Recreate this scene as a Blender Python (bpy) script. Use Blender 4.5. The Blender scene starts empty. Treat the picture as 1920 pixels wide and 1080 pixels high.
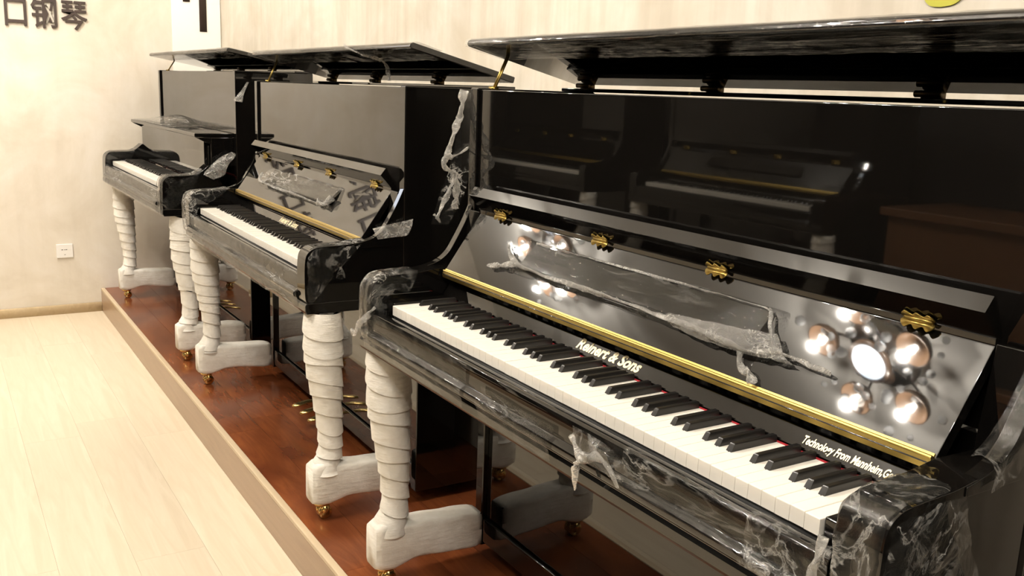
import bpy, bmesh, math, random
from mathutils import Vector, Matrix, noise
random.seed(7)
scene = bpy.context.scene
COL = scene.collection
ZP = 0.136                      # platform height above the floor
XW, YB, ZC = -4.568, 0.42, 2.84  # left wall, back wall, ceiling

# ------------------------------------------------------------------ camera
def make_camera():
    cam = bpy.data.cameras.new('camera'); o = bpy.data.objects.new('camera', cam); COL.objects.link(o)
    f, pos = 1749.56, Vector((1.2896, -1.1317, 1.225 + ZP))
    yaw, pitch, roll = 1.0095, 0.2065, 0.0384
    fw = Vector((-math.sin(yaw)*math.cos(pitch), math.cos(yaw)*math.cos(pitch), -math.sin(pitch)))
    r = Vector((math.cos(yaw), math.sin(yaw), 0)); u = r.cross(fw)
    r2 = r*math.cos(roll) + u*math.sin(roll); u2 = -r*math.sin(roll) + u*math.cos(roll)
    m = Matrix((r2, u2, -fw)).transposed().to_4x4(); m.translation = pos
    o.matrix_world = m
    cam.sensor_width = 36; cam.lens = f*36/1920; cam.clip_start = 0.02
    scene.camera = o
make_camera()
world = bpy.data.worlds.new('world'); scene.world = world; world.use_nodes = True
world.node_tree.nodes['Background'].inputs[0].default_value = (0.9, 0.85, 0.75, 1)
world.node_tree.nodes['Background'].inputs[1].default_value = 0.05
vs = scene.view_settings
vs.view_transform = 'Standard'; vs.look = 'None'; vs.gamma = 1; vs.use_curve_mapping = False
vs.exposure = 0.16
BULB_W, DOWN_W = 23, 34          # radiant power of the chandelier bulbs and of the recessed downlights
WARM = (1.0, 0.925, 0.82)

# ------------------------------------------------------------------ helpers
def link(o, parent=None):
    COL.objects.link(o)
    if parent is not None: o.parent = parent
    return o
def tag(o, label=None, cat=None, group=None, kind=None):
    if label: o['label'] = label
    if cat: o['category'] = cat
    if group: o['group'] = group
    if kind: o['kind'] = kind
    return o
def empty(name, loc=(0, 0, 0), rz=0):
    o = bpy.data.objects.new(name, None); o.empty_display_size = .1
    o.location = loc; o.rotation_euler = (0, 0, rz)
    return link(o)
def obj(name, me, mat, parent=None, bevel=0, seg=2, smooth=True):
    if me.materials: pass
    else: me.materials.append(mat)
    if smooth:
        for p in me.polygons: p.use_smooth = True
    o = bpy.data.objects.new(name, me)
    if bevel:
        b = o.modifiers.new('bevel', 'BEVEL'); b.width = bevel; b.segments = seg
        b.limit_method = 'ANGLE'; b.angle_limit = math.radians(40); b.harden_normals = True
    return link(o, parent)
class MB:
    def __init__(s): s.v = []; s.f = []
    def add(s, vs_, fs):
        n = len(s.v); s.v += [tuple(v) for v in vs_]; s.f += [tuple(i+n for i in f) for f in fs]; return s
    def box(s, x0, x1, y0, y1, z0, z1):
        return s.add([(x, y, z) for x in (x0, x1) for y in (y0, y1) for z in (z0, z1)],
                     [(0, 1, 3, 2), (4, 6, 7, 5), (0, 4, 5, 1), (2, 3, 7, 6), (0, 2, 6, 4), (1, 5, 7, 3)])
    def prism(s, poly, x0, x1):            # polygon in (y, z), extruded along x
        n = len(poly)
        a = sum(poly[i][0]*poly[(i+1) % n][1]-poly[(i+1) % n][0]*poly[i][1] for i in range(n))
        if a < 0: poly = poly[::-1]
        vs_ = [(x0, y, z) for y, z in poly] + [(x1, y, z) for y, z in poly]
        fs = [tuple(range(n-1, -1, -1)), tuple(range(n, 2*n))]
        fs += [(i, (i+1) % n, n+(i+1) % n, n+i) for i in range(n)]
        return s.add(vs_, fs)
    def tube(s, pts, rad, k=8, cap=True, wob=0):
        pts = [Vector(p) for p in pts]; n = len(pts); rings = []
        up = Vector((.3, .2, .93))
        for i, p in enumerate(pts):
            t = (pts[min(i+1, n-1)]-pts[max(i-1, 0)]).normalized()
            a = t.cross(up)
            if a.length < .1: a = t.cross(Vector((1, 0, 0)))
            a.normalize(); b = t.cross(a)
            r = rad[i] if isinstance(rad, (list, tuple)) else rad
            ring = []
            for j in range(k):
                th = 2*math.pi*j/k; rr = r*(1+wob*noise.noise(p*60+Vector((j*1.7, i*.3, 0))))
                ring.append(p+a*rr*math.cos(th)+b*rr*math.sin(th))
            rings.append(ring)
        vs_ = [v for r_ in rings for v in r_]
        fs = [(i*k+j, i*k+(j+1) % k, (i+1)*k+(j+1) % k, (i+1)*k+j) for i in range(n-1) for j in range(k)]
        if cap: fs += [tuple(range(k-1, -1, -1)), tuple(range((n-1)*k, n*k))]
        return s.add(vs_, fs)
    def lathe(s, prof, c=(0, 0, 0), k=24, axis='z'):
        vs_ = []
        for r, h in prof:
            for j in range(k):
                th = 2*math.pi*j/k; a, b = r*math.cos(th), r*math.sin(th)
                p = {'z': (a, b, h), 'x': (h, a, b), 'y': (b, h, a)}[axis]
                vs_.append((p[0]+c[0], p[1]+c[1], p[2]+c[2]))
        n = len(prof)
        fs = [(i*k+j, i*k+(j+1) % k, (i+1)*k+(j+1) % k, (i+1)*k+j) for i in range(n-1) for j in range(k)]
        fs += [tuple(range(k-1, -1, -1)), tuple(range((n-1)*k, n*k))]
        return s.add(vs_, fs)
    def grid(s, rows):
        n, m = len(rows), len(rows[0])
        return s.add([p for r in rows for p in r],
                     [(i*m+j, i*m+j+1, (i+1)*m+j+1, (i+1)*m+j) for i in range(n-1) for j in range(m-1)])
    def mesh(s, name):
        me = bpy.data.meshes.new(name); me.from_pydata(s.v, [], s.f); me.update(); return me
    def build(s, name, mat, parent=None, bevel=0, seg=2, smooth=True):
        me = s.mesh(name)
        bm = bmesh.new(); bm.from_mesh(me); bmesh.ops.recalc_face_normals(bm, faces=bm.faces); bm.to_mesh(me); bm.free()
        return obj(name, me, mat, parent, bevel, seg, smooth)
def catmull(P, n=6):
    P = [Vector(p) for p in P]; out = []
    for i in range(len(P)-1):
        p0, p1, p2, p3 = P[max(i-1, 0)], P[i], P[i+1], P[min(i+2, len(P)-1)]
        for k in range(n):
            t = k/n
            out.append(.5*((2*p1)+(p2-p0)*t+(2*p0-5*p1+4*p2-p3)*t*t+(3*p1-p0-3*p2+p3)*t**3))
    out.append(P[-1]); return out
def curve2(P, n=5):
    return [(v.x, v.y) for v in catmull([(a, b, 0) for a, b in P], n)]

# ------------------------------------------------------------------ materials
def mat(name, col, rough=.5, metal=0, ior=1.5, emit=None, estr=0, spec=None):
    m = bpy.data.materials.new(name); m.use_nodes = True
    b = m.node_tree.nodes['Principled BSDF']
    b.inputs['Base Color'].default_value = (*col, 1); b.inputs['Roughness'].default_value = rough
    b.inputs['Metallic'].default_value = metal; b.inputs['IOR'].default_value = ior
    if emit: b.inputs['Emission Color'].default_value = (*emit, 1); b.inputs['Emission Strength'].default_value = estr
    if spec is not None: b.inputs['Specular IOR Level'].default_value = spec
    return m
def nodes(m):
    return m.node_tree.nodes, m.node_tree.links, m.node_tree.nodes['Principled BSDF']
def coords(m, scale=(1, 1, 1), kind='Object'):
    N, L, b = nodes(m); t = N.new('ShaderNodeTexCoord'); mp = N.new('ShaderNodeMapping')
    mp.inputs['Scale'].default_value = scale; L.new(t.outputs[kind], mp.inputs['Vector']); return mp.outputs[0]
def nz(m, vec, scale, detail=4, rough=.55, typ=None, dist=0):
    N, L, b = nodes(m); t = N.new('ShaderNodeTexNoise'); L.new(vec, t.inputs['Vector'])
    if typ: t.noise_type = typ
    t.inputs['Scale'].default_value = scale; t.inputs['Detail'].default_value = detail
    t.inputs['Roughness'].default_value = rough; t.inputs['Distortion'].default_value = dist
    return t.outputs[0]
def ramp(m, fac, stops):
    N, L, b = nodes(m); r = N.new('ShaderNodeValToRGB'); L.new(fac, r.inputs[0])
    e = r.color_ramp.elements
    while len(e) < len(stops): e.new(.5)
    for i, (p, c) in enumerate(stops):
        e[i].position = p; e[i].color = (*c, 1) if len(c) == 3 else c
    return r.outputs[0]
def mixc(m, fac, a, b_, mode='MIX'):
    N, L, b = nodes(m); x = N.new('ShaderNodeMix'); x.data_type = 'RGBA'; x.blend_type = mode
    for sock, v in ((x.inputs[0], fac), (x.inputs[6], a), (x.inputs[7], b_)):
        if isinstance(v, (int, float)): sock.default_value = v
        elif isinstance(v, tuple): sock.default_value = (*v, 1)
        else: L.new(v, sock)
    return x.outputs[2]
def setc(m, out): m.node_tree.links.new(out, nodes(m)[2].inputs['Base Color'])
def bump(m, h, strength=.3, dist=.01):
    N, L, b = nodes(m); x = N.new('ShaderNodeBump'); x.inputs['Strength'].default_value = strength
    x.inputs['Distance'].default_value = dist; L.new(h, x.inputs['Height']); L.new(x.outputs[0], b.inputs['Normal'])
def math_(m, op, a, b_=None, clamp=False):
    N, L, b = nodes(m); x = N.new('ShaderNodeMath'); x.operation = op; x.use_clamp = clamp
    for i, v in enumerate((a, b_)):
        if v is None: continue
        if isinstance(v, (int, float)): x.inputs[i].default_value = v
        else: L.new(v, x.inputs[i])
    return x.outputs[0]
def rnd(m):
    N, L, b = nodes(m); return N.new('ShaderNodeObjectInfo').outputs['Random']

M = {}
M['lacquer'] = mat('black_lacquer', (.004, .0035, .003), .025, ior=1.65)
M['lacquer_soft'] = mat('black_lacquer_soft', (.006, .005, .004), .12)
M['ebony'] = mat('black_key', (.012, .011, .010), .28)
M['ivory'] = mat('white_key', (.82, .78, .70), .16)
M['gold'] = mat('polished_brass', (.40, .285, .08), .36, 1)
M['dark_brass'] = mat('dark_brass', (.09, .06, .025), .45, 1)
M['brass'] = mat('caster_brass', (.72, .52, .20), .25, 1)
M['felt'] = mat('red_felt', (.35, .012, .02), .9)
M['letter_gold'] = mat('gilt_lettering', (.85, .74, .48), .35, .3)
M['chrome'] = mat('chrome', (.8, .8, .8), .1, 1)
M['white_plastic'] = mat('white_plastic', (.80, .78, .74), .35)
M['dark_plastic'] = mat('dark_plastic', (.03, .03, .03), .4)
M['sign_dark'] = mat('sign_dark', (.045, .028, .022), .5)
M['white_panel'] = mat('white_panel', (.90, .88, .83), .5)
M['leaf'] = mat('leaf_green', (.50, .48, .05), .6)
M['bulb'] = mat('bulb', (1, 1, 1), .3, emit=(1, .9, .76), estr=55)
M['disc'] = mat('lamp_disc', (1, 1, 1), .3, emit=(.80, .91, 1), estr=15)
M['lightbox'] = mat('lightbox', (.9, .9, .9), .3, emit=(.72, .82, 1), estr=4)
M['amber'] = mat('amber_shade', (.10, .06, .036), .3)
M['crystal'] = mat('crystal', (.92, .94, .96), .02, ior=1.5)
nodes(M['crystal'])[2].inputs['Transmission Weight'].default_value = .85
M['ceiling'] = mat('ceiling_paint', (.86, .84, .80), .8)
M['wall_dark'] = mat('dark_wall', (.014, .011, .009), .6)
M['counter'] = mat('brown_wood', (.16, .075, .035), .35)

def plaster(name, a, b_, c, streak=0):
    m = mat(name, a, .75)
    v = coords(m); n1 = nz(m, v, 2.6, 6, .6, dist=.6)
    base = ramp(m, n1, [(.32, c), (.50, a), (.68, b_)])
    v2 = coords(m, (6, 6, .55)); n2 = nz(m, v2, 2.2, 5, .6)
    r2 = ramp(m, n2, [(.38, (.86, .85, .83)), (.58, (1, 1, 1))])
    base = mixc(m, streak, base, r2, 'MULTIPLY'); setc(m, base)
    n3 = nz(m, v, 38, 5); bump(m, n3, .12, .004); return m
M['wall_left'] = plaster('wall_left_plaster', (.69, .63, .535), (.75, .70, .625), (.62, .555, .455), .25)
M['wall_back'] = plaster('wall_back_plaster', (.66, .60, .50), (.74, .69, .60), (.60, .53, .42), .8)

def wood(name, c1, c2, rough, stretch=(1.2, 14, 14), vary=.12, gloss_bump=.03, kind='Object', blotch=None):
    m = mat(name, c1, rough)
    v = coords(m, stretch, kind); n1 = nz(m, v, 1.6, 6, .6, dist=1.2)
    c = ramp(m, n1, [(.35, c1), (.65, c2)])
    if blotch:
        n2 = nz(m, coords(m, (1, 1.6, 1)), 4, 2, .4)
        c = mixc(m, ramp(m, n2, [(.36, (0, 0, 0)), (.74, (1, 1, 1))]), c, blotch)
    r = rnd(m); k = math_(m, 'ADD', math_(m, 'MULTIPLY', r, vary), 1-vary)
    N, L, b = nodes(m); cmb = N.new('ShaderNodeCombineColor')
    for i in range(3): L.new(k, cmb.inputs[i])
    c = mixc(m, 1.0, c, cmb.outputs[0], 'MULTIPLY'); setc(m, c); bump(m, n1, gloss_bump, .003); return m
M['maple'] = wood('pale_maple', (.66, .565, .42), (.73, .64, .495), .30, vary=.10)
M['baseboard'] = wood('baseboard_maple', (.55, .42, .25), (.62, .49, .31), .4, vary=.02)
M['mahogany'] = wood('red_brown_boards', (.17, .046, .015), (.30, .092, .028), .20, (1.5, 9, 9), .25, .02, blotch=(.11, .028, .011))
M['riser'] = wood('riser_board', (.34, .225, .14), (.40, .275, .175), .3, vary=.02)
M['riser_trim'] = wood('riser_trim', (.56, .44, .29), (.62, .50, .34), .35, vary=.02)

def foam_mat():
    m = mat('white_foam_sheet', (.80, .76, .68), .65)
    b = nodes(m)[2]; b.inputs['Subsurface Weight'].default_value = .15
    b.inputs['Subsurface Radius'].default_value = (.02, .02, .018); b.inputs['Subsurface Scale'].default_value = .4
    v = coords(m); n = nz(m, v, 26, 4); n2 = nz(m, coords(m, (3, 3, 14)), 9, 4)
    bump(m, math_(m, 'ADD', n, n2), .35, .006)
    setc(m, ramp(m, n, [(.3, (.72, .68, .60)), (.7, (.83, .80, .73))])); return m
M['foam'] = foam_mat()

def film_mat(name, haze, gain, scale, stretch=(1, 1, 1), refl=1.5, fine=26, rough=.07, bmp=.9):
    """clear plastic film: transparent with a Fresnel sheen, white only along its creases"""
    m = bpy.data.materials.new(name); m.use_nodes = True
    N, L, b = nodes(m); out = N['Material Output']
    v = coords(m, stretch)
    n1 = nz(m, v, scale, 6, .60, dist=.8)
    cr = math_(m, 'ABSOLUTE', math_(m, 'SUBTRACT', n1, .5))
    crease = math_(m, 'SUBTRACT', 1, math_(m, 'MULTIPLY', cr, fine), True)
    n2 = nz(m, v, scale*.3, 3)
    patch = math_(m, 'MULTIPLY', math_(m, 'SUBTRACT', n2, .45), 5, True)
    mask = math_(m, 'ADD', math_(m, 'MULTIPLY', math_(m, 'MULTIPLY', crease, patch), gain), haze, True)
    bp = N.new('ShaderNodeBump'); bp.inputs['Strength'].default_value = bmp; bp.inputs['Distance'].default_value = .012; L.new(n1, bp.inputs['Height'])
    tr = N.new('ShaderNodeBsdfTransparent'); gl = N.new('ShaderNodeBsdfGlossy'); gl.inputs['Roughness'].default_value = rough
    L.new(bp.outputs[0], gl.inputs['Normal'])
    fr = N.new('ShaderNodeFresnel'); fr.inputs['IOR'].default_value = 1.45; L.new(bp.outputs[0], fr.inputs['Normal'])
    m1 = N.new('ShaderNodeMixShader'); L.new(math_(m, 'MULTIPLY', fr.outputs[0], refl, True), m1.inputs[0])
    L.new(tr.outputs[0], m1.inputs[1]); L.new(gl.outputs[0], m1.inputs[2])
    df = N.new('ShaderNodeBsdfDiffuse'); df.inputs['Color'].default_value = (.80, .78, .73, 1); L.new(bp.outputs[0], df.inputs['Normal'])
    tl = N.new('ShaderNodeBsdfTranslucent'); tl.inputs['Color'].default_value = (.80, .78, .73, 1)
    m0 = N.new('ShaderNodeMixShader'); m0.inputs[0].default_value = .35; L.new(df.outputs[0], m0.inputs[1]); L.new(tl.outputs[0], m0.inputs[2])
    m2 = N.new('ShaderNodeMixShader'); L.new(mask, m2.inputs[0]); L.new(m1.outputs[0], m2.inputs[1]); L.new(m0.outputs[0], m2.inputs[2])
    N.remove(b); L.new(m2.outputs[0], out.inputs['Surface'])
    return m
M['film'] = film_mat('clear_film', .012, .50, 22, refl=.7, bmp=.45)
M['film_thick'] = film_mat('bunched_film', .22, .65, 48, refl=1.6, bmp=.8)
M['film_lid'] = film_mat('stretched_film', .004, .32, 7, (.4, 9, 9), .45, bmp=.25, rough=.05)
M['film_slip'] = film_mat('slip_film', .006, .42, 15, (.45, 2.2, 2.2), .45, bmp=.35, rough=.05)
M['film_arm'] = film_mat('arm_film', .015, .55, 20, (1, 1, 1), .8, bmp=.5)

# ------------------------------------------------------------------ room shell
def room():
    S = lambda o: tag(o, kind='structure')
    w = S(MB().box(XW-.12, XW, -2.3, YB+.12, 0, ZC).build('wall_left', M['wall_left'], smooth=False))
    w = S(MB().box(XW, 3.12, YB, YB+.12, 0, ZC).build('wall_back', M['wall_back'], smooth=False))
    S(MB().box(-6.2, XW-.12, -2.3, -2.18, 0, ZC).build('wall_alcove', M['wall_left'], smooth=False))
    S(MB().box(-6.32, -6.2, -3.3, -2.18, 0, ZC).build('wall_far', M['wall_dark'], smooth=False))
    S(MB().box(-6.32, 3.12, -3.42, -3.3, 0, ZC).build('wall_front', M['wall_dark'], smooth=False))
    S(MB().box(3.0, 3.12, -3.3, YB, 0, ZC).build('wall_right', M['wall_dark'], smooth=False))
    S(MB().box(-6.32, 3.12, -3.42, YB+.12, ZC, ZC+.1).build('ceiling', M['ceiling'], smooth=False))
    fl = S(MB().box(-6.32, 3.12, -3.42, YB+.12, -.06, -.009).build('floor', M['maple'], smooth=False))
    w_, ln, g = .196, 1.26, .0004
    cache = {}
    r = 0; y1 = -.3217
    rng = random.Random(3)
    while y1 > -2.40:
        y0 = max(y1-w_, -2.42); x = XW-rng.uniform(.1, .95)
        while x < 3.0:
            a, b = max(x, XW), min(x+ln, 3.0)
            if b-a > .02:
                k = (round(b-a, 3), round(y1-y0, 3))
                if k not in cache:
                    cache[k] = MB().box(0, k[0]-g, 0, k[1]-g, -.009, 0).mesh('plank'); cache[k].materials.append(M['maple'])
                o = bpy.data.objects.new('plank', cache[k]); o.location = (a, y0, 0); link(o, fl)
            x += ln
        y1 = y0-.0001; r += 1
        if y1 <= -2.41: break
    # skirting on the left wall
    S(MB().prism([(XW, 0), (XW+.012, 0), (XW+.012, .046), (XW+.006, .054), (XW, .054)], -2.3, -.3225).build('baseboard_left', M['baseboard']))
    bb = bpy.data.objects['baseboard_left']
    for v in bb.data.vertices: v.co = (v.co.y, v.co.x, v.co.z)
    bb.data.flip_normals()
    # platforms
    def platform(name, y0, y1, x0, x1, front):
        t = S(MB().box(x0, x1, y0+.012, y1-.012, 0, ZP-.012).build(name, M['riser'], smooth=False))
        yf0, yf1 = (y0, y0+.012) if front < 0 else (y1-.012, y1)
        MB().box(x0, x1, yf0, yf1, 0, ZP-.012).build('riser_board', M['riser'], t, smooth=False)
        ye0, ye1 = (y0-.001, y0+.020) if front < 0 else (y1-.020, y1+.001)
        MB().box(x0, x1, ye0, ye1, ZP-.012, ZP+.002).build('edge_trim', M['riser_trim'], t, .003)
        rng = random.Random(5); cache = {}
        ya, yb = (ye1+.0005, y1) if front < 0 else (y0, ye0-.0005)
        n = 6; wd = (yb-ya)/n
        for i in range(n):
            x = x0-rng.uniform(0, 1.0)
            while x < x1:
                a, b = max(x, x0), min(x+1.1, x1)
                if b-a > .02:
                    k = round(b-a, 3)
                    if k not in cache:
                        cache[k] = MB().box(0, k-.0008, 0, wd-.0008, -.0115, 0).mesh('board'); cache[k].materials.append(M['mahogany'])
                    o = bpy.data.objects.new('board', cache[k]); o.location = (a, ya+i*wd, ZP); link(o, t)
                x += 1.1
    platform('platform_back', -.3217, YB-.002, XW+.002, 2.75, -1)
    platform('platform_front', -3.298, -2.42, -5.3, -1.2, 1)
    # white sign panel in the corner, wall letters, socket, leaf
    MBp = MB().box(XW, XW+.008, .135, YB-.004, 1.16+ZP, 2.35+ZP)
    p = MBp.build('sign_panel', M['white_panel'], None, .002)
    tag(p, 'white sign panel with dark vertical strokes in the wall corner', 'sign')
    MB().box(XW+.008, XW+.012, .201, .240, 1.672+ZP, 2.10+ZP).build('stroke', M['sign_dark'], p)
    MB().box(XW+.008, XW+.012, .293, .334, 1.508+ZP, 2.10+ZP).build('stroke', M['sign_dark'], p)
room()

def text_mesh(body, size, offset=0, shear=0, extrude=0, space=1):
    c = bpy.data.curves.new('text', 'FONT'); c.body = body; c.size = size; c.offset = offset
    c.shear = shear; c.extrude = extrude; c.space_character = space; c.resolution_u = 3
    o = bpy.data.objects.new('text', c); COL.objects.link(o)
    me = bpy.data.meshes.new_from_object(o); bpy.data.objects.remove(o); bpy.data.curves.remove(c); return me

def wall_letters():
    def letter(ch, yc, zb, size, lab):
        me = text_mesh(ch, size, size*.011, 0, .006)
        me.transform(Matrix.Diagonal((.93, 1.16, 1, 1))); me.transform(Matrix.Translation((size*.035, 0, 0)))
        me.transform(Matrix(((0, 0, 1, 0), (1, 0, 0, 0), (0, 1, 0, 0), (0, 0, 0, 1))))  # text x -> world y, text y -> world z
        o = obj('wall_character', me, M['sign_dark'], smooth=False)
        o.location = (XW+.0065, yc-size*.5, zb+ZP)
        tag(o, lab, 'character', 'dark characters on the left wall')
    s = .148
    names = {'进': 'with a sweeping base stroke', '口': 'shaped as an open square box', '钢': 'with a tall boxed right half', '琴': 'with two bars above a peaked roof'}
    for i, ch in enumerate('进口钢琴'):
        letter(ch, -.828+i*.1475+(0.006 if ch == '口' else 0), 1.489, s, 'dark wall character %s, lower row by sign panel' % names[ch])
    for i, ch in enumerate('进口钢琴'):
        letter(ch, -1.22+i*.19, 1.93, .19, 'dark wall character %s, larger upper row' % names[ch])
wall_letters()

def wall_fittings():
    t = empty('wall_socket', (XW, -.505, .234+ZP)); tag(t, 'white square socket plate on the pale wall above the skirting', 'socket')
    MB().box(0, .009, -.044, .044, -.040, .040).build('plate', M['white_plastic'], t, .003)
    for dy in (-.011, .0, .011):
        MB().box(.009, .0096, dy-.006 if dy else -.002, dy+.002 if dy else .002, .006, .0095).build('slot', M['dark_plastic'], t)
    MB().box(.009, .0096, -.003, .003, -.022, -.019).build('slot', M['dark_plastic'], t)
    # leaf decal, only its rounded tip in frame
    pts = [(.0, -.0), (-.022, .004), (-.036, .022), (-.04, .06), (-.03, .11), (.01, .16), (.05, .12), (.058, .07), (.046, .022), (.028, .004)]
    cs = curve2(pts + [pts[0]], 4)[:-1]
    o = MB().prism([(a, b) for a, b in cs], 0, .003).build('leaf_decal', M['leaf'], smooth=False)
    for v in o.data.vertices: v.co = (v.co.y, -v.co.x, v.co.z)
    o.data.flip_normals() if False else None
    o.location = (.218, YB-.0005, 1.402+ZP)
    tag(o, 'yellow green leaf decal on the back wall above the piano lid', 'decal')
    t = empty('light_box', (XW, -1.36, 1.98+ZP)); tag(t, 'cool white wall light box beside the characters', 'light')
    MB().box(0, .05, -.14, .14, -.20, .26).build('frame', M['white_plastic'], t, .004)
    MB().box(.05, .054, -.13, .13, -.19, .25).build('screen', M['lightbox'], t)
wall_fittings()

# ------------------------------------------------------------------ lamps
def chandelier(cx, cy, lab, power=1.0):
    t = empty('chandelier', (cx, cy, ZC)); tag(t, lab, 'chandelier', 'crystal ceiling lamps along the aisle')
    MB().lathe([(.0, -.001), (.17, -.001), (.17, -.018), (.15, -.03), (.0, -.03)], k=32).build('ceiling_plate', M['chrome'], t)
    MB().lathe([(.0, -.03), (.03, -.03), (.03, -.09), (.095, -.10), (.095, -.118), (.0, -.118)], k=32).build('lamp_holder', M['amber'], t)
    MB().lathe([(.0, -.118), (.078, -.118), (.072, -.128), (.0, -.131)], k=32).build('lamp_disc', M['disc'], t)
    rng = random.Random(int(cx*10)+50)
    ball = MB().lathe([(0.0001, -.02), (.012, -.016), (.0185, -.008), (.02, 0), (.0185, .008), (.012, .016), (.0001, .02)], k=8).mesh('crystal'); ball.materials.append(M['crystal'])
    for k in range(5):
        a = 2*math.pi*k/5+.5; R = .235
        x, y = R*math.cos(a), R*math.sin(a)
        arm = MB().tube(catmull([(.05*math.cos(a), .05*math.sin(a), -.05), (.16*math.cos(a), .16*math.sin(a), -.02), (.25*math.cos(a), .25*math.sin(a), -.035), (x, y, -.05)], 5), .007, 8).build('arm', M['chrome'], t)
        MB().lathe([(.012, -.045), (.045, -.055), (.07, -.085), (.074, -.11), (.068, -.11), (.04, -.065), (.012, -.055)], (x, y, 0), 20).build('shade', M['amber'], arm)
        MB().lathe([(.0001, -.085), (.011, -.088), (.016, -.112), (.013, -.126), (.0001, -.131)], (x, y, 0), 14).build('bulb', M['bulb'], arm)
        l = bpy.data.lights.new('chandelier_light', 'POINT'); l.energy = BULB_W*power; l.color = WARM; l.shadow_soft_size = .014
        lo = bpy.data.objects.new('chandelier_light', l); lo.location = (x, y, -.17); link(lo, t)
        for q in range(9):
            b = a+rng.uniform(-.5, .5); r_ = rng.uniform(.13, .38); z = -rng.uniform(.05, .17)
            o = bpy.data.objects.new('crystal_drop', ball); o.location = (r_*math.cos(b), r_*math.sin(b), z)
            sc = rng.uniform(.6, 1.2); o.scale = (sc, sc, sc); link(o, t)
chandelier(-1.0, -1.37, 'crystal ceiling lamp mirrored in the near fallboard')
chandelier(-3.32, -1.34, 'crystal ceiling lamp nearest the left wall')
chandelier(1.40, -1.38, 'unseen crystal ceiling lamp added for light, furthest from the left wall')  # out-of-view lamp added to light the near end of the aisle
def downlight(x, y, lab, power=1.0, size=105):
    t = empty('downlight', (x, y, ZC)); tag(t, lab, 'downlight', 'recessed ceiling downlights')
    MB().lathe([(.045, -.0005), (.06, -.0005), (.06, -.006), (.045, -.008)], k=24).build('rim', M['white_plastic'], t)
    MB().lathe([(.0001, -.001), (.042, -.001), (.042, -.004), (.0001, -.005)], k=24).build('lens', M['bulb'], t)
    l = bpy.data.lights.new('downlight_beam', 'SPOT'); l.energy = DOWN_W*power; l.color = WARM
    l.spot_size = math.radians(size); l.spot_blend = .9; l.shadow_soft_size = .04
    lo = bpy.data.objects.new('downlight_beam', l); lo.location = (0, 0, -.02); link(lo, t)
for x, y, pw, lab in ((-3.95, -1.0, 3.4, 'ceiling downlight washing the left wall'), (-4.1, .12, .8, 'ceiling downlight above the wall corner'),
                      (-2.4, -.42, 1, 'ceiling downlight between the far and middle pianos'), (-.75, -.42, 1, 'ceiling downlight between the middle and near pianos'),
                      (1.0, -.42, 1, 'ceiling downlight beyond the near piano')):
    downlight(x, y, lab, pw, 75 if x == -3.95 else 105)

# ------------------------------------------------------------------ pianos
KEY = {}
def key_meshes(L=.15):
    if KEY: return
    bm = bmesh.new(); me = MB().box(-.01135, .01135, 0, L, -.022, 0).mesh('white_key')
    bm.from_mesh(me); bmesh.ops.recalc_face_normals(bm, faces=bm.faces)
    es = [e for e in bm.edges if all(v.co.z > -.001 for v in e.verts)]
    bmesh.ops.bevel(bm, geom=es, offset=.0012, segments=2, profile=.5, affect='EDGES'); bm.to_mesh(me); bm.free()
    me.materials.append(M['ivory']); KEY['white'] = me
    h, l = .0115, .095                        # black key: tapered block with a sloping nose
    v = [(-.0055, .0, -.004), (.0055, 0, -.004), (.0055, l, -.004), (-.0055, l, -.004),
         (-.0044, .010, h), (.0044, .010, h), (.0044, l, h), (-.0044, l, h)]
    me = MB().add(v, [(0, 3, 2, 1), (4, 5, 6, 7), (0, 1, 5, 4), (1, 2, 6, 5), (2, 3, 7, 6), (3, 0, 4, 7)]).mesh('black_key')
    bm = bmesh.new(); bm.from_mesh(me); bmesh.ops.bevel(bm, geom=[e for e in bm.edges if all(q.co.z > 0 for q in e.verts)], offset=.0016, segments=2, profile=.5, affect='EDGES')
    bm.to_mesh(me); bm.free(); me.materials.append(M['ebony']); KEY['black'] = me

def keyboard(root, yk, zt, detail=True):
    key_meshes()
    kb = MB().box(-.612, .612, yk+.004, yk+.165, zt-.05, zt-.024).build('keyboard', M['dark_plastic'], root)
    MB().box(-.611, .611, yk+.1505, yk+.156, zt-.02, zt+.001).build('felt_strip', M['felt'], kb)
    p = .0235
    for i in range(52):
        x = -.611+p*(i+.5)
        o = bpy.data.objects.new('white_key', KEY['white']); o.location = (x, yk, zt+random.uniform(-.0003, .0003)); link(o, kb)
        if i % 7 in (0, 2, 3, 5, 6) and i < 51:
            off = {0: .0, 2: -.0018, 3: .0018, 5: -.0025, 6: 0}[i % 7]
            o = bpy.data.objects.new('black_key', KEY['black']); o.location = (x+p/2+off, yk+.054, zt); link(o, kb)
    return kb

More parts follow.
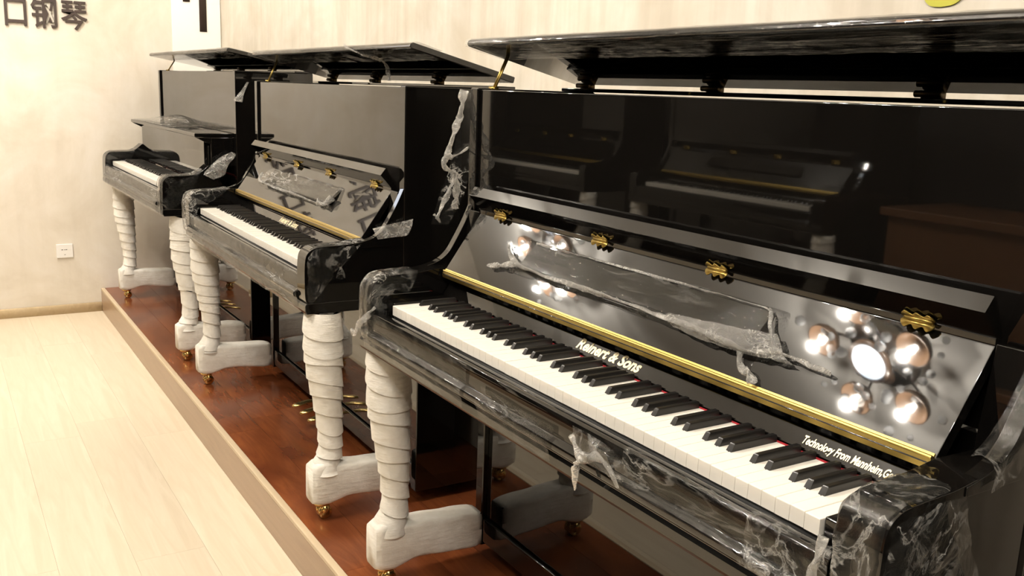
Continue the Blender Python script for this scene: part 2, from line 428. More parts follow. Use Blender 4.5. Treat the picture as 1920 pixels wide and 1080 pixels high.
def foam_leg(root, x, y, z1, seed):
    """turned leg on a toe, wrapped in a helical foam strip; brass caster below"""
    sm = lambda t: max(0, min(1, t))**2*(3-2*max(0, min(1, t)))
    R = lambda z: .0255+.0205*sm((z-.22)/.30)+.010*sm((.215-z)/.07)
    cy = lambda z: y+.040-R(z)-.006*sm((.215-z)/.07)
    leg = MB().tube([(x, cy(z), z) for z in [.10+(z1-.10)*i/10 for i in range(11)]], [R(.10+(z1-.10)*i/10)-.004 for i in range(11)], 14)
    leg.box(x-.028, x+.028, y-.03, y+.25, .085, .145)
    leg = leg.build('leg', M['lacquer'], root)
    rng = random.Random(seed); mb = MB(); K = 26
    pitch = .047; turns = (z1-.15)/pitch; n = int(turns*K)
    th0 = rng.uniform(0, 6); wj = [rng.uniform(1.0, 1.4) for _ in range(int(turns)+5)]
    tj = [rng.uniform(-.017, .017) for _ in range(int(turns)+5)]; pj_ = [rng.uniform(0, 6) for _ in range(int(turns)+5)]
    rows = []
    for i in range(-K, n+1):
        th = th0+2*math.pi*i/K; zt = z1-(z1-.15)*i/n+.008*noise.noise(Vector((i/K*.9, seed*1.7, 0))); q = (i+K)/K; f_ = q % 1; q = int(q)
        lerp = lambda A_: A_[q]*(1-f_)+A_[q+1]*f_
        width = .060*lerp(wj); tilt = lerp(tj)*math.sin(th+2)
        row = []
        for j in range(5):
            v = j/4; z = zt-width*v+tilt; z = max(min(z, z1-.001), .140)
            r = R(z)+.0012+.0078*v+.0012*noise.noise(Vector((math.cos(th)*2, math.sin(th)*2, z*25+seed)))+.0006*q*.1
            row.append((x+r*math.cos(th)*1.02, cy(z)+r*math.sin(th)*1.04, z))
        rows.append(row)
    mb.grid(rows); w = mb.build('foam_wrap', M['foam'], leg); tag(w, 'white foam strip wound around the leg')
    # foam around the toe: side profile with an arch below, soft cross-section
    prof = []
    N_ = 18
    for i in range(N_+1):
        t = i/N_; yy = (y-.048)+t*.298
        top = .168+.004*noise.noise(Vector((t*5, seed, 0)))-.014*t+.010*math.exp(-((t-.1)/.10)**2)
        bot = .048 if t < .17 else .048+.016*min(1, (t-.17)/.18) if t < .5 else .064-.016*((t-.5)/.5)
        prof.append((yy, bot, top))
    rows = []
    C_ = 20
    for i, (yy, b, tp) in enumerate(prof):
        zc, hh = (b+tp)/2, (tp-b)/2; row = []
        sq = .86 if i in (0, N_) else .96 if i in (1, N_-1) else 1
        for j in range(C_):
            a = 2*math.pi*j/C_; ca, sa = math.cos(a), math.sin(a); e = .30
            sx = math.copysign(abs(ca)**e, ca); sz = math.copysign(abs(sa)**e, sa)
            q = 1+.035*noise.noise(Vector((yy*16, a*1.2, seed*3.1)))
            row.append((x+.037*sx*q*sq, yy, zc+hh*sz*q*sq))
        row.append(row[0]); rows.append(row)
    mb = MB().grid(rows); mb.f.append(tuple(range(C_))); mb.f.append(tuple((len(rows)-1)*(C_+1)+j for j in range(C_)))
    bm_o = mb.build('toe_wrap', M['foam'], leg); tag(bm_o, 'white foam sheet folded around the toe')
    c = MB().lathe([(.0001, .054), (.024, .054), (.026, .046), (.018, .038), (.0001, .038)], (x, y-.012, 0), 16)
    for s in (-1, 1):
        c.lathe([(.0001, s*.004), (.017, s*.004), (.0195, s*.006), (.0195, s*.015), (.017, s*.017), (.0001, s*.017)], (x, y-.006, .0195), 20, 'x')
    c.box(x-.0215, x-.0180, y-.016, y+.004, .014, .042).box(x+.0180, x+.0215, y-.016, y+.004, .014, .042)
    c.box(x-.004, x+.004, y-.012, y+.004, .014, .042)
    c.build('caster', M['brass'], leg)

def butterfly_hinge(parent, pos, up, out, w=.052, h=.013):
    """two scalloped leaves along x with a knuckle; 'up' / 'out' span the y-z plane"""
    upA, upB = Vector(up[0]).normalized(), Vector(up[1]).normalized()
    root = None
    mb = MB(); pos = Vector(pos)
    for sgn, u in ((-1, -upA), (1, upB)):
        u = Vector(u); nrm = Vector((1, 0, 0)).cross(u); nrm = nrm if nrm.y < 0 else -nrm
        edge = []
        n = 24
        for i in range(n+1):
            t = i/n; xx = (t-.5)*w
            edge.append((xx, h+.0028*math.cos(t*6*math.pi-math.pi)-(.004 if i in (0, n) else 0)))
        base = [(-w*.42, .001), (w*.42, .001)]
        poly = [(base[1][0], base[1][1])]+[(a, b) for a, b in edge[::-1]]+[(base[0][0], base[0][1])]
        n_ = len(poly)
        vs_ = [pos+Vector((a, 0, 0))+u*b+nrm*.0006 for a, b in poly]+[pos+Vector((a, 0, 0))+u*b+nrm*.0028 for a, b in poly]
        mb.add(vs_, [tuple(range(n_)), tuple(range(2*n_-1, n_-1, -1))]+[(i, (i+1) % n_, n_+(i+1) % n_, n_+i) for i in range(n_)])
    o = out
    mb.tube([pos+Vector((-w*.40, 0, 0))+Vector(o)*.0035, pos+Vector((w*.40, 0, 0))+Vector(o)*.0035], .0036, 10)
    hinge = mb.build('butterfly_hinge', M['gold'], parent)
    sm = MB()
    for u in (-upA, upB):
        nrm = Vector((1, 0, 0)).cross(u); nrm = nrm if nrm.y < 0 else -nrm
        for k in (-1, 0, 1):
            c = pos+Vector((k*w*.32, 0, 0))+u*(h*.72)+nrm*.0028
            a, b = Vector((1, 0, 0)), u
            ring = [c+a*.0026*math.cos(q*math.pi/5)+b*.0026*math.sin(q*math.pi/5)+nrm*.0003 for q in range(10)]
            sm.add(ring, [tuple(range(10))])
    return hinge

TILT = math.radians(35)
def slab_pt(x, s, h):             # point on the open fallboard: s up the board, h out of it
    return Vector((x, -.103+s*math.sin(TILT)-h*math.cos(TILT), .8025+s*math.cos(TILT)+h*math.sin(TILT)))
def yz(p): return (p.y, p.z)
ARM_A0 = [(-.279, .640), (-.288, .655), (-.290, .70), (-.289, .755), (-.282, .781), (-.262, .795), (-.225, .799), (-.17, .801), (-.125, .807), (-.092, .820), (-.066, .843), (-.044, .875), (-.022, .912), (-.004, .945)]
ARM_B = [(-.308, .66), (-.318, .672), (-.318, .73), (-.316, .79), (-.306, .813), (-.285, .824), (-.24, .826), (-.19, .828), (-.165, .836), (-.145, .850), (-.124, .868)]

ARM_A = ARM_A0[:9]+[(-.10, .8075), (-.06, .806)]
S_A = [(-.150, .802), (-.125, .807), (-.092, .818), (-.066, .838), (-.044, .872), (-.022, .912), (-.002, .955)]
def piano(loc, rz, label, group, kind='A', lettering=None, seed=1):
    A = kind == 'A'
    root = empty('upright_piano', (loc[0], loc[1], ZP), rz); tag(root, label, 'piano', group)
    W, H = (.7273, 1.2325) if A else (.75, 1.273)
    dy, dz = (0, 0) if A else (-.030, .040)
    yk, zt = -.2561+dy, .7387+dz
    th = .036
    lac = M['lacquer']
    zb = .615+dz                                  # underside of the key bed
    for s in (-1, 1):
        x0, x1 = sorted((s*(W-th), s*W))
        MB().prism([(-.004, zb), (-.004, H), (.345, H), (.345, .035), (.046, .035), (.046, zb)], x0, x1).build('side_panel', lac, root, .0035, smooth=False)
    MB().box(-W+th, W-th, .004, .022, zb, H-.004).build('upper_panel', lac, root, .002, smooth=False)
    MB().box(-W+th, W-th, .060, .078, .115, zb).build('lower_panel', lac, root, .002, smooth=False)
    MB().box(-W+th, W-th, .050, .30, .045, .112).build('bottom_rail', lac, root, .003)
    MB().box(-W+th, W-th, .315, .335, .112, H-.02).build('back_board', M['lacquer_soft'], root)
    MB().box(-W+.001, W-.001, .262, .346, H, H+.0085).build('rear_top', lac, root, .002, smooth=False)
    MB().box(-W+th, W-th, .022, .05, H-.06, H-.012).build('top_rail', M['lacquer_soft'], root)
    # key bed, key slip with its mouldings
    y0 = yk-.034
    MB().prism([(y0+.004, zb), (.05, zb), (.05, zb+.03), (y0+.004, zb+.03), (y0, zb+.022), (y0, zb+.008)], -W+.002, W-.002).build('key_bed', lac, root, .002, smooth=False)
    sl = [(yk-.004, zt-.03), (yk-.005, zt-.026), (yk-.012, zt-.0225), (yk-.022, zt-.0225), (yk-.029, zt-.0265), (yk-.031, zt-.034), (yk-.031, zt-.066),
          (yk-.036, zt-.069), (yk-.0425, zt-.073), (yk-.0440, zt-.079), (yk-.0425, zt-.085), (yk-.036, zt-.089), (yk-.034, zt-.0935), (yk-.004, zt-.0935)]
    MB().prism(sl, -.652, .652).build('key_slip', lac, root, .0008)
    prof = curve2(ARM_A if A else ARM_B, 5)
    poly = prof+([(.0, .806)] if A else [(-.108, .868)])+[((0 if A else -.02), zb+.028), (prof[0][0], zb+.028)]
    for s in (-1, 1):
        x0, x1 = sorted((s*.658, s*(W-.006)))
        MB().prism(poly, x0, x1).build('arm', lac, root, .011, 3)
        if A:
            x0, x1 = sorted((s*(W-.026), s*(W-.004)))
            MB().prism(curve2(S_A, 5)+[(.0, .955), (.0, .79), (-.150, .79)], x0, x1).build('cheek', lac, root, .006, 3)
            x0, x1 = sorted((s*.653, s*(W-.026)))
            MB().prism([(-.03, .80), (-.012, .94), (-.004, .94), (-.004, .80)], x0, x1).build('end_block', lac, root, .002)
        x0, x1 = sorted((s*.613, s*.655))
        MB().box(x0, x1, yk+.004, yk+.155, zt-.05, zt+.004).build('key_block', lac, root, .003)
    keyboard(root, yk, zt)
    if A:
        nb = MB().prism([(-.1050, .743), (-.0765, .784), (-.066, .784), (-.090, .743)], -.655, .655).build('name_board', lac, root, .001, smooth=False)
        fb = MB()
        P = [yz(slab_pt(0, s, h)) for s, h in ((-.012, -.004), (-.010, .004), (.0, .0), (.163, .0))]
        top = slab_pt(0, .163, 0)
        P += [(top.y-.001, top.z+.010), (top.y+.012, top.z+.012)]+[yz(slab_pt(0, s, h)) for s, h in ((.150, -.018), (.0, -.018))]
        fb = MB().prism(P, -.651, .651).build('fallboard', lac, root, .0012, smooth=False)
        j0 = (top.y-.0012, top.z+.0105); j1 = (-.043, .982)
        fl = [j0, j1, (-.0275, 1.0015), (-.022, .999), (top.y+.014, top.z+.0105)]
        MB().prism(fl, -.651, .651).build('flap', lac, fb, 0, smooth=False)
        lip = [(-.1035, .7865), (-.1060, .7905), (-.1070, .7965), (-.1050, .8005), (-.097, .8005), (-.085, .794), (-.090, .7845), (-.098, .7835)]
        MB().prism(lip, -.651, .651).build('fallboard_rail', lac, fb, .001, smooth=False)
        # long brass hinge: upper leaf, knuckle, lower leaf
        g = MB().prism([yz(slab_pt(0, .001, .0002)), yz(slab_pt(0, .001, .002)), yz(slab_pt(0, .005, .002)), yz(slab_pt(0, .005, .0002))], -.648, .648)
        g.tube([(-.648, -.1068, .8035), (.648, -.1068, .8035)], .0027, 8)
        g.prism([(-.1085, .7880), (-.1100, .7880), (-.1112, .7960), (-.1085, .8022), (-.1060, .8030), (-.1060, .8015), (-.1078, .8005), (-.1096, .7955)], -.648, .648)
        gh = g.build('piano_hinge', M['gold'], fb, smooth=False)
        slope = (Vector((0, math.sin(TILT), math.cos(TILT))), Vector((0, j1[0]-j0[0], j1[1]-j0[1])))
        for hx in (-.545, -.165, .162, .545):
            butterfly_hinge(fb, (hx, j0[0]-.001, j0[1]-.0005), (slope[0], slope[1]), (0, -1, .1))
        rest = [(.124, .0006), (.125, .0045), (.066, .0135), (.063, .0105)]
        MB().prism([yz(slab_pt(0, s, h)) for s, h in rest], -.365, .310).build('music_rest', lac, fb, .001, smooth=False)
        if lettering:
            t0 = Vector((0, -.1050, .743)); t1 = Vector((0, -.0765, .784)); u = (t1-t0).normalized()
            nrm = Vector((0, -u.z, u.y))
            for body, size, xc, s0, shear, off, wd in lettering:
                me = text_mesh(body, size, size*off, shear, .0002)
                xs = [v.co.x for v in me.vertices]; cx = min(xs); k = wd/(max(xs)-cx)
                o = t0+u*s0+nrm*.0006
                me.transform(Matrix(((k, 0, 0, xc-cx*k), (0, u.y, nrm.y, o.y), (0, u.z, nrm.z, o.z), (0, 0, 0, 1))))
                tag(obj('lettering', me, M['letter_gold'], nb, smooth=False), 'gilt lettering on the name board')
    else:
        MB().box(-.66, .66, -.120, -.104, zt+.006, .985).build('fallboard', lac, root, .002, smooth=False)
        MB().box(-.70, .70, -.168, -.004, .986, 1.003).build('shelf', lac, root, .004, smooth=False)
        for s in (-1, 1):
            MB().box(*sorted((s*.662, s*.70)), -.10, .004, .86, .985).build('cheek', lac, root, .004)
            MB().prism([(-.165, .985), (-.10, .985), (-.10, .955), (-.125, .965)], *sorted((s*.68, s*.70))).build('bracket', lac, root, .002)
    # lid propped open
    L0, L1 = ((.325, 1.2505), (-.006, 1.331)) if A else ((.325, 1.284), (-.044, 1.348))
    d = Vector((0, L1[0]-L0[0], L1[1]-L0[1])).normalized(); n = Vector((0, -d.z, d.y)); n = n if n.z > 0 else -n
    a, b = Vector((0, *L0)), Vector((0, *L1))
    lid = MB().prism([yz(a), yz(b-d*.006), yz(b+n*.004), yz(b+n*.013-d*.001), yz(b+n*.018-d*.008), yz(a+n*.018)], -W-.024, W+.024).build('lid', lac, root, .003, smooth=False)
    for hx in (-.68, -.22, .30):
        MB().box(hx-.016, hx+.016, .300, .322, L0[1]-.012, L0[1]+.004).tube([(hx-.024, .296, L0[1]-.002), (hx+.024, .296, L0[1]-.002)], .006, 8).build('lid_hinge', M['dark_brass'], lid)
    k = (.08-L0[0])/(L1[0]-L0[0]); zl = L0[1]+k*(L1[1]-L0[1])
    pr = MB().tube([(-W+.028, .042, H-.004), (-W+.028, .080, zl)], .0030, 8).tube([(-W+.036, .042, H-.004), (-W+.036, .080, zl)], .0022, 8)
    pr.box(-W+.022, -W+.042, .034, .050, H-.004, H+.004)
    pr.build('lid_prop', M['gold'], root)
    for s in (-1, 1):
        foam_leg(root, s*.69, -.222, zb, seed*10+s)
    for px in (-.085, 0, .085):
        P = []
        for yy, w_, zz in ((.07, .008, .075), (.03, .008, .078), (-.01, .013, .078), (-.045, .019, .072), (-.062, .014, .068), (-.068, .005, .066)):
            P.append((yy, w_, zz))
        mb = MB()
        rows = [[(px-w_, yy, zz), (px-w_*.6, yy, zz+.005), (px+w_*.6, yy, zz+.005), (px+w_, yy, zz), (px+w_*.6, yy, zz-.004), (px-w_*.6, yy, zz-.004), (px-w_, yy, zz)] for yy, w_, zz in P]
        mb.grid(rows); mb.f.append(tuple(range((len(P)-1)*7, (len(P)-1)*7+6)))
        mb.build('pedal', M['brass'], root)
    return root

X2, X3 = -1.8015, -3.5668
LET = [('Reinert & Sons', .030, -.112, .009, .35, .034, .189), ('Technology From Mannheim,Germany', .0175, .444, .009, .3, .026, .178)]
LET2 = LET[:1]
G = 'upright pianos in the row on the platform'
p1 = piano((0, 0), 0, 'glossy black upright piano with gilt Technology slogan on its name board', G, 'A', LET, 1)
p2 = piano((X2, .0014), -.0126, 'glossy black upright piano standing between two others, fallboard folded open', G, 'A', LET2, 2)
p3 = piano((X3, .0078), .0075, 'black upright piano with a flat shelf above upright fallboard, next to the left wall', G, 'B', None, 3)
G2 = 'pianos across the aisle, seen as reflections'
piano((-2.37, -2.706), math.pi, 'black upright piano across the aisle, mirrored in the near upper panel', G2, 'A', None, 4)
piano((-4.27, -2.706), math.pi, 'black upright piano across the aisle beside the alcove, mirrored faintly', G2, 'A', None, 5)
piano((1.80, 0), 0, 'unseen black upright piano added to darken the outer flank of the slogan piano', G2, 'A', None, 6)  # added out of view so the near piano's flank mirrors something dark
def counter():
    t = empty('counter', (-.95, -2.95, 0)); tag(t, 'brown wooden counter across the aisle, mirrored in the near upper panel', 'counter')
    MB().box(-.55, .55, -.25, .25, .06, .86).build('body', M['counter'], t, .006)
    MB().box(-.58, .58, -.28, .28, .86, .90).build('top', M['counter'], t, .006)
    MB().box(-.53, .53, -.23, .22, 0, .06).build('plinth', M['wall_dark'], t)
counter()

# ------------------------------------------------------------------ plastic film

def film(name, label, ctrl, mt, nu=8, nv=8, amp=.004, freq=22, seed=0, group=None, loc=(0, 0), flat=0):
    """thin plastic sheet through a grid of control points (platform height added), crumpled by noise"""
    rows = [catmull([Vector(p) for p in r], nv) for r in ctrl]
    cols = [catmull([r[j] for r in rows], nu) for j in range(len(rows[0]))]
    n, m = len(cols[0]), len(cols)
    P = [[cols[j][i] for j in range(m)] for i in range(n)]
    out = []
    for i in range(n):
        row = []
        for j in range(m):
            p = P[i][j]
            a = P[min(i+1, n-1)][j]-P[max(i-1, 0)][j]; b = P[i][min(j+1, m-1)]-P[i][max(j-1, 0)]
            nr = a.cross(b)
            nr = nr.normalized() if nr.length > 1e-9 else Vector((0, 0, 1))
            q = p*freq+Vector((seed*3.7, seed, 0))
            h = noise.ridged_multi_fractal(q, .9, 2.1, 3, 1.0, 2.0)*.35-.2
            row.append(p+nr*amp*h+noise.noise_vector(q*.7)*amp*.3+Vector((loc[0], loc[1], ZP)))
        out.append(row)
    o = MB().grid(out).build(name, M[mt]); o['label'] = label; own(o, loc); return o
def own(o, loc):
    p = p1 if loc[0] > -1 else p2 if loc[0] > -2.5 else p3
    o.parent = p; o.matrix_parent_inverse = p.matrix_basis.inverted()
def strand(mb, pts, r0, r1, seed=0, n=8, loc=(0, 0)):
    """rope of gathered film: a flattened, twisting, pleated cross-section"""
    pts = catmull([Vector(p)+Vector((loc[0], loc[1], ZP)) for p in pts], n); k = len(pts); K = 14
    pts = [p+noise.noise_vector(p*40+Vector((seed, 0, 0)))*.003 for p in pts]; rows = []
    for i, p in enumerate(pts):
        t = (pts[min(i+1, k-1)]-pts[max(i-1, 0)]).normalized(); a = t.cross(Vector((.3, .2, .93)))
        a.normalize(); b = t.cross(a); r = (r0+(r1-r0)*i/(k-1))*(1+.35*noise.noise(p*60)); tw = seed+i*.22
        row = []
        for j in range(K):
            th = 2*math.pi*j/K; q = 1+.45*noise.noise(Vector((math.cos(th)*2+seed, math.sin(th)*2, i*.12)))
            u_, v_ = math.cos(th)*r*1.15*q, math.sin(th)*r*.55*q
            row.append(p+a*(u_*math.cos(tw)-v_*math.sin(tw))+b*(u_*math.sin(tw)+v_*math.cos(tw)))
        row.append(row[0]); rows.append(row)
    mb.grid(rows); return mb
def off_prof(P, d):               # offset a (y, z) profile outwards (to -y / +z)
    out = []
    for i, (a, b) in enumerate(P):
        p, q = P[max(i-1, 0)], P[min(i+1, len(P)-1)]
        t = Vector((q[0]-p[0], q[1]-p[1])); t.normalize(); out.append((a-t.y*d, b+t.x*d))
    return out
G3 = 'plastic film left on the pianos'
def arm_film(loc, s, xin, xout, prof, k0, k1, label, drop_in, drop_out, seed, amp=.004):
    P = off_prof(prof, .003)[k0:k1]
    rows = []
    for i, (a, b) in enumerate(P):
        c = (-.20, .74)
        def inw(dr): d = Vector((c[0]-a, c[1]-b)); d.normalize(); return (a+d.x*dr, b+d.y*dr)
        i2, o2 = inw(drop_in), inw(drop_out)
        rows.append([(s*(xin-.002), *i2), (s*(xin-.003), *inw(drop_in*.4)), (s*(xin+.004), a, b), (s*(xin+xout)/2, a, b), (s*(xout-.004), a, b), (s*(xout+.004), *inw(drop_out*.4)), (s*(xout+.004), *o2)])
    return film('plastic_wrap', label, rows, 'film_arm', 6, 6, amp, 26, seed, G3, loc)
def lid_film(loc, kind, label, seed):
    L0, L1 = ((.325, 1.2505), (-.006, 1.331)) if kind == 'A' else ((.325, 1.284), (-.044, 1.348))
    W = (.7273 if kind == 'A' else .75)+.024
    a, b = Vector(L0), Vector(L1); d = (b-a).normalized(); n = Vector((-d.y, d.x)); n = n if n.y > 0 else -n
    prof = [b-d*.11-n*.002, b-d*.075-n*.003, b-d*.05-n*.003, b-d*.02-n*.003, b-n*.0005+d*.003, b+n*.009+d*.004, b+n*.019-d*.004, b+n*.021-d*.03, b+n*.0205-d*.09]
    rows = [[(x, p.x, p.y) for x in [-W-.003+(2*W+.006)*i/12 for i in range(13)]] for p in prof]
    return film('plastic_wrap', label, rows, 'film_lid', 4, 6, .0035, 15, seed, G3, loc)
def slip_film(loc, x0, x1, dy, dz, label, seed, k0=2, k1=12, amp=.005, mt='film_slip'):
    yk, zt = -.2561+dy, .7387+dz
    sl = [(yk-.012, zt-.0225), (yk-.022, zt-.0225), (yk-.029, zt-.0265), (yk-.031, zt-.034), (yk-.031, zt-.05), (yk-.031, zt-.066), (yk-.036, zt-.069), (yk-.0425, zt-.073), (yk-.0440, zt-.079), (yk-.0425, zt-.085), (yk-.038, zt-.092), (yk-.037, zt-.11), (yk-.034, zt-.125)]
    sl = sl[k0:k1]; n = max(3, int((x1-x0)/.05))
    rows = [[(x0+(x1-x0)*i/n, a-.0035, b+.0015) for i in range(n+1)] for a, b in sl]
    return film('plastic_wrap', label, rows, mt, 2, 6, amp, 20, seed, G3, loc)

def tail(m, name, label, loc):
    t = m.build(name, M['film_thick']); t['label'] = label; own(t, loc)
def films():
    o = (0, 0); L2, L3 = (X2, 0), (X3, .008)
    A = [p for p in ARM_A]
    # near piano
    lid_film(o, 'A', 'stretched clear film around the lid of the near piano with the slogan', 1)
    arm_film(o, -1, .658, .7213, A, 0, 8, 'crumpled clear film over the arm at the low keys of the slogan piano', .05, .05, 1)
    arm_film(o, 1, .658, .7213, A, 0, 8, 'crumpled clear film bunched over the arm beside the slogan lettering', .012, .10, 2, .008)
    slip_film(o, -.68, -.20, 0, 0, 'torn clear film along the key slip below the lowest keys', 3)
    slip_film(o, -.14, .10, 0, 0, 'wrinkled clear film on the key slip between two torn gaps', 4, 4, 12, .007)
    slip_film(o, .28, .56, 0, 0, 'wrinkled clear film on the key slip below the highest keys', 5, 1, 9, .007)
    slip_film(o, .53, .655, 0, 0, 'bunched clear film on the key slip against the arm', 6, 0, 10, .011, 'film')
    m = MB()      # knotted tail on the key slip
    strand(m, [(.165, -.304, .700), (.19, -.312, .690), (.215, -.318, .684), (.235, -.316, .690)], .004, .009, 1)
    strand(m, [(.215, -.316, .684), (.206, -.322, .668), (.204, -.322, .645), (.200, -.318, .628)], .008, .003, 2)
    strand(m, [(.215, -.316, .688), (.25, -.316, .694), (.275, -.314, .688), (.295, -.308, .664)], .008, .002, 3)
    tail(m, 'film_knot', 'white knotted film tail hanging from the key slip', o)
    film('plastic_wrap', 'thin film web pulled tight around the knotted tail', [[(.155, -.296, .712), (.20, -.300, .716), (.25, -.298, .712), (.29, -.298, .70)], [(.18, -.306, .69), (.215, -.315, .692), (.25, -.315, .692), (.295, -.304, .68)], [(.19, -.306, .672), (.21, -.312, .676), (.26, -.310, .676), (.305, -.303, .662)]], 'film', 8, 8, .006, 30, 7, G3)
    # left end of the key slip: gathered film
    m = MB(); strand(m, [(-.655, -.296, .712), (-.672, -.304, .70), (-.70, -.306, .668), (-.722, -.304, .655), (-.742, -.300, .650)], .005, .008, 4)
    strand(m, [(-.648, -.285, .728), (-.662, -.296, .712), (-.675, -.303, .69)], .003, .006, 5)
    tail(m, 'film_knot', 'gathered film knot at the end of key slip above the wrapped leg', o)
    # film over the music rest of the near piano
    def rest_film(loc, label, seed, x0=-.40, x1=.335):
        S = lambda x, s, h: tuple(slab_pt(x, s, h))
        xs = [x0+(x1-x0)*i/10 for i in range(11)]
        rows = [[S(x, .132, .001) for x in xs], [S(x, .125, .0065) for x in xs], [S(x, .095, .0115) for x in xs], [S(x, .064, .0175) for x in xs], [S(x, .058, .013) for x in xs], [S(x, .050, .0015) for x in xs]]
        return film('plastic_wrap', label, rows, 'film_slip', 4, 8, .006, 16, seed, G3, loc)
    rest_film(o, 'clear film wrapped over the music rest of the slogan piano', 8)
    S = lambda x, s, h: tuple(slab_pt(x, s, h))
    m = MB()
    strand(m, [S(-.33, .060, .016), S(-.38, .068, .014), S(-.42, .085, .012), S(-.455, .108, .008)], .006, .004, 6)
    strand(m, [S(-.38, .066, .014), S(-.42, .056, .012), S(-.445, .050, .010), S(-.48, .046, .008)], .006, .005, 7)
    strand(m, [S(-.38, .066, .015), S(-.25, .060, .018), S(-.10, .060, .018), S(.10, .058, .018), S(.24, .054, .018)], .005, .004, 8)
    strand(m, [S(.20, .055, .018), S(.27, .050, .018), S(.315, .050, .016), S(.36, .060, .014), S(.40, .062, .010), S(.46, .056, .007)], .006, .003, 9)
    strand(m, [S(.295, .052, .016), S(.305, .034, .013), S(.318, .022, .010), S(.335, .017, .010), S(.345, .006, .006)], .006, .006, 10)
    strand(m, [S(-.36, .126, .008), S(-.15, .127, .007), S(.1, .128, .007), S(.305, .126, .007)], .0022, .0018, 11)
    strand(m, [S(.305, .126, .008), S(.325, .098, .010), S(.35, .072, .012), S(.37, .060, .010)], .0025, .005, 12)
    tail(m, 'film_tail', 'twisted film tails at both ends of the music rest above the gilt lettering', o)
    film('plastic_wrap', 'crumpled film bunch at the end of the music rest, over the brass hinge strip', [[S(.12, .066, .017), S(.2, .072, .017), S(.27, .078, .017), S(.315, .084, .014), S(.345, .088, .010)], [S(.12, .058, .019), S(.2, .056, .021), S(.27, .056, .022), S(.33, .056, .018), S(.38, .06, .012)], [S(.14, .048, .010), S(.21, .044, .012), S(.28, .042, .013), S(.34, .048, .012), S(.40, .054, .008)]], 'film_thick', 8, 8, .009, 34, 9, G3)
    # twisted rope of film between the near and the middle piano
    m = MB(); X = -.742
    strand(m, [(X, -.012, 1.226), (X, -.016, 1.19), (X-.004, -.030, 1.14), (X-.004, -.046, 1.09), (X, -.056, 1.072), (X+.004, -.046, 1.060)], .009, .007, 13)
    strand(m, [(X, -.050, 1.068), (X, -.064, 1.052), (X, -.058, 1.036), (X, -.036, 1.026), (X, -.026, 1.010)], .006, .007, 14)
    strand(m, [(X, -.030, 1.012), (X, -.026, .985), (X, -.030, .955), (X, -.028, .938)], .009, .008, 15)
    strand(m, [(X, -.034, 1.008), (X, -.052, .975), (X, -.066, .945), (X, -.082, .915)], .007, .004, 16)
    strand(m, [(X, -.046, 1.066), (X+.006, -.024, 1.074), (X+.008, .0, 1.088)], .003, .002, 17)
    strand(m, [(X, -.090, .925), (X, -.078, .916), (X, -.070, .904)], .003, .003, 18)
    tail(m, 'film_rope', 'twisted white film rope hanging between two pianos', o)
    film('plastic_wrap', 'loose clear film sheet hanging behind the twisted film rope', [[(X, -.012, 1.22), (X+.004, -.004, 1.22), (X+.010, .002, 1.22)], [(X, -.03, 1.13), (X+.004, -.015, 1.13), (X+.010, .0, 1.13)], [(X, -.05, 1.04), (X+.004, -.03, 1.04), (X+.010, .0, 1.04)], [(X, -.075, .97), (X, -.05, .97), (X+.006, -.01, .97)], [(X, -.098, .90), (X, -.075, .90), (X+.002, -.05, .90)]], 'film', 6, 8, .008, 18, 10, G3)
    # outer flank of the near piano: draped film
    Xr = .7275
    film('plastic_wrap', 'crumpled clear film draped down the outer flank below the arm of the slogan piano', [[(Xr, -.296, .765), (Xr+.004, -.26, .785), (Xr+.004, -.215, .797), (Xr+.002, -.165, .800)], [(Xr+.003, -.298, .72), (Xr+.010, -.255, .735), (Xr+.010, -.205, .75), (Xr+.004, -.155, .76)], [(Xr+.003, -.296, .66), (Xr+.010, -.25, .675), (Xr+.008, -.195, .69), (Xr+.004, -.13, .71)], [(Xr+.003, -.29, .60), (Xr+.008, -.24, .62), (Xr+.008, -.18, .63), (Xr+.004, -.10, .65)]], 'film', 8, 8, .012, 20, 11, G3)
    film('plastic_wrap', 'crumpled clear film over the cheek where the arm rises beside the fallboard', [[(.697, -.11, .825), (.71, -.11, .830), (Xr+.002, -.112, .822), (Xr+.004, -.112, .79)], [(.697, -.07, .850), (.71, -.07, .853), (Xr+.002, -.072, .845), (Xr+.006, -.075, .80)], [(.697, -.03, .908), (.71, -.03, .912), (Xr+.002, -.032, .90), (Xr+.006, -.035, .83)], [(.70, .0, .955), (.71, .0, .96), (Xr+.003, .0, .95), (Xr+.006, .0, .88)]], 'film', 8, 8, .008, 24, 12, G3)
    m = MB(); strand(m, [(.652, -.300, .745), (.655, -.312, .725), (.652, -.318, .70), (.648, -.312, .672), (.640, -.304, .65)], .006, .012, 19)
    tail(m, 'film_knot', 'white gathered film knot below the arm beside the highest keys', o)
    # middle piano
    lid_film(L2, 'A', 'stretched clear film around the lid of the middle piano', 21)
    arm_film(L2, -1, .658, .7213, A, 0, 9, 'clear film over the low-key arm of the middle piano', .05, .05, 22)
    arm_film(L2, 1, .658, .7213, A, 0, 9, 'clear film over the high-key arm of the middle piano', .02, .10, 23, .007)
    slip_film(L2, -.69, .66, 0, 0, 'clear film along the whole key slip of the middle piano', 24, 1, 13, .005)
    rest_film(L2, 'clear film wrapped over the music rest of the middle piano', 25)
    m = MB()
    strand(m, [S(-.34, .060, .014), S(-.41, .070, .014), S(-.43, .10, .012)], .006, .004, 26, 8, L2); strand(m, [S(.24, .056, .016), S(.29, .060, .016), S(.32, .085, .014)], .010, .010, 27, 8, L2)
    strand(m, [S(-.38, .062, .014), S(-.1, .058, .016), S(.26, .054, .016)], .004, .004, 28, 8, L2)
    tail(m, 'film_tail', 'twisted film tails on the music rest', L2)
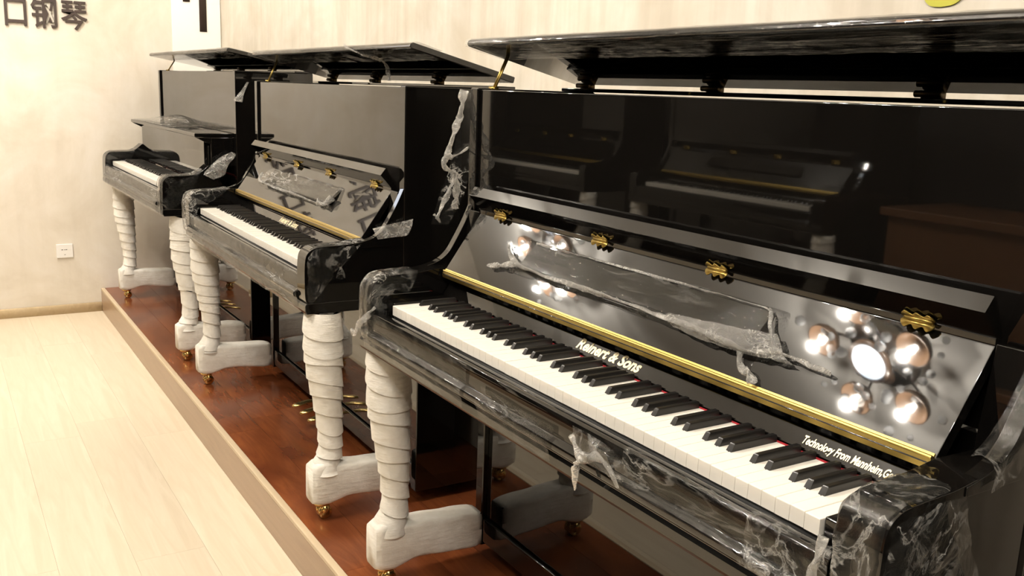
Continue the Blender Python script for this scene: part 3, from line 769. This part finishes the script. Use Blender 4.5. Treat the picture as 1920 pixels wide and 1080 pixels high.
    m = MB(); strand(m, [(.28, -.012, 1.352), (.33, -.012, 1.335), (.40, .03, 1.312), (.42, .06, 1.300), (.425, .072, 1.27), (.424, .075, 1.245)], .003, .007, 29, 8, L2)
    strand(m, [(.41, .05, 1.305), (.43, .05, 1.312), (.445, .06, 1.316)], .005, .003, 30, 8, L2)
    tail(m, 'film_tail', 'white film tail dangling under the lid', L2)
    film('plastic_wrap', 'film flap sticking out behind the arm of the middle piano', [[(.715, -.10, .84), (.722, -.06, .85), (.74, -.02, .862), (.75, .004, .868)], [(.722, -.095, .825), (.73, -.055, .835), (.745, -.015, .842), (.755, .0, .85)], [(.725, -.09, .812), (.735, -.05, .818), (.745, -.02, .822), (.75, -.01, .826)]], 'film_thick', 6, 6, .010, 30, 31, G3, L2)
    # far piano
    lid_film(L3, 'B', 'stretched clear film around the lid of the far piano', 41)
    B = ARM_B
    arm_film(L3, -1, .658, .745, B, 0, 9, 'clear film over the far arm next to the left wall', .05, .05, 42)
    arm_film(L3, 1, .658, .745, B, 0, 10, 'clear film over the arm of the far piano facing the middle piano', .03, .10, 43, .007)
    slip_film(L3, -.69, .66, -.030, .040, 'clear film along the key slip of the far piano', 44, 1, 13, .005)
    film('plastic_wrap', 'upright film flap on the arm of the far piano', [[(.735, -.15, .835), (.74, -.11, .870), (.742, -.06, .905), (.745, -.02, .925)], [(.748, -.13, .825), (.752, -.09, .85), (.752, -.05, .885), (.752, -.005, .91)], [(.752, -.10, .81), (.755, -.07, .82), (.756, -.05, .835), (.756, -.045, .86)]], 'film_thick', 6, 6, .012, 26, 45, G3, L3)
    film('plastic_wrap', 'film flap hanging on the flank of the far piano', [[(.752, .05, 1.225), (.754, .06, 1.225)], [(.752, .02, 1.18), (.760, .04, 1.185)], [(.752, -.012, 1.145), (.762, .028, 1.140)]], 'film_thick', 8, 8, .008, 30, 46, G3, L3)
    film('plastic_wrap', 'rumpled film lying along the shelf of the far piano', [[(x, -.010, 1.008+.030*max(0, math.sin((x+.72)*4.2))*(x < .0)+.004) for x in (-.68, -.55, -.42, -.28, -.14, .0, .12, .25)], [(x, -.05, 1.010+.018*max(0, math.sin((x+.72)*4.2))*(x < .0)) for x in (-.70, -.56, -.42, -.28, -.14, .0, .12, .25)], [(x, -.10, 1.0065) for x in (-.70, -.56, -.42, -.28, -.14, .0, .12, .25)], [(x, -.172, 1.005) for x in (-.70, -.56, -.42, -.28, -.14, .0, .12, .25)]], 'film', 6, 6, .006, 16, 47, G3, L3)
films()
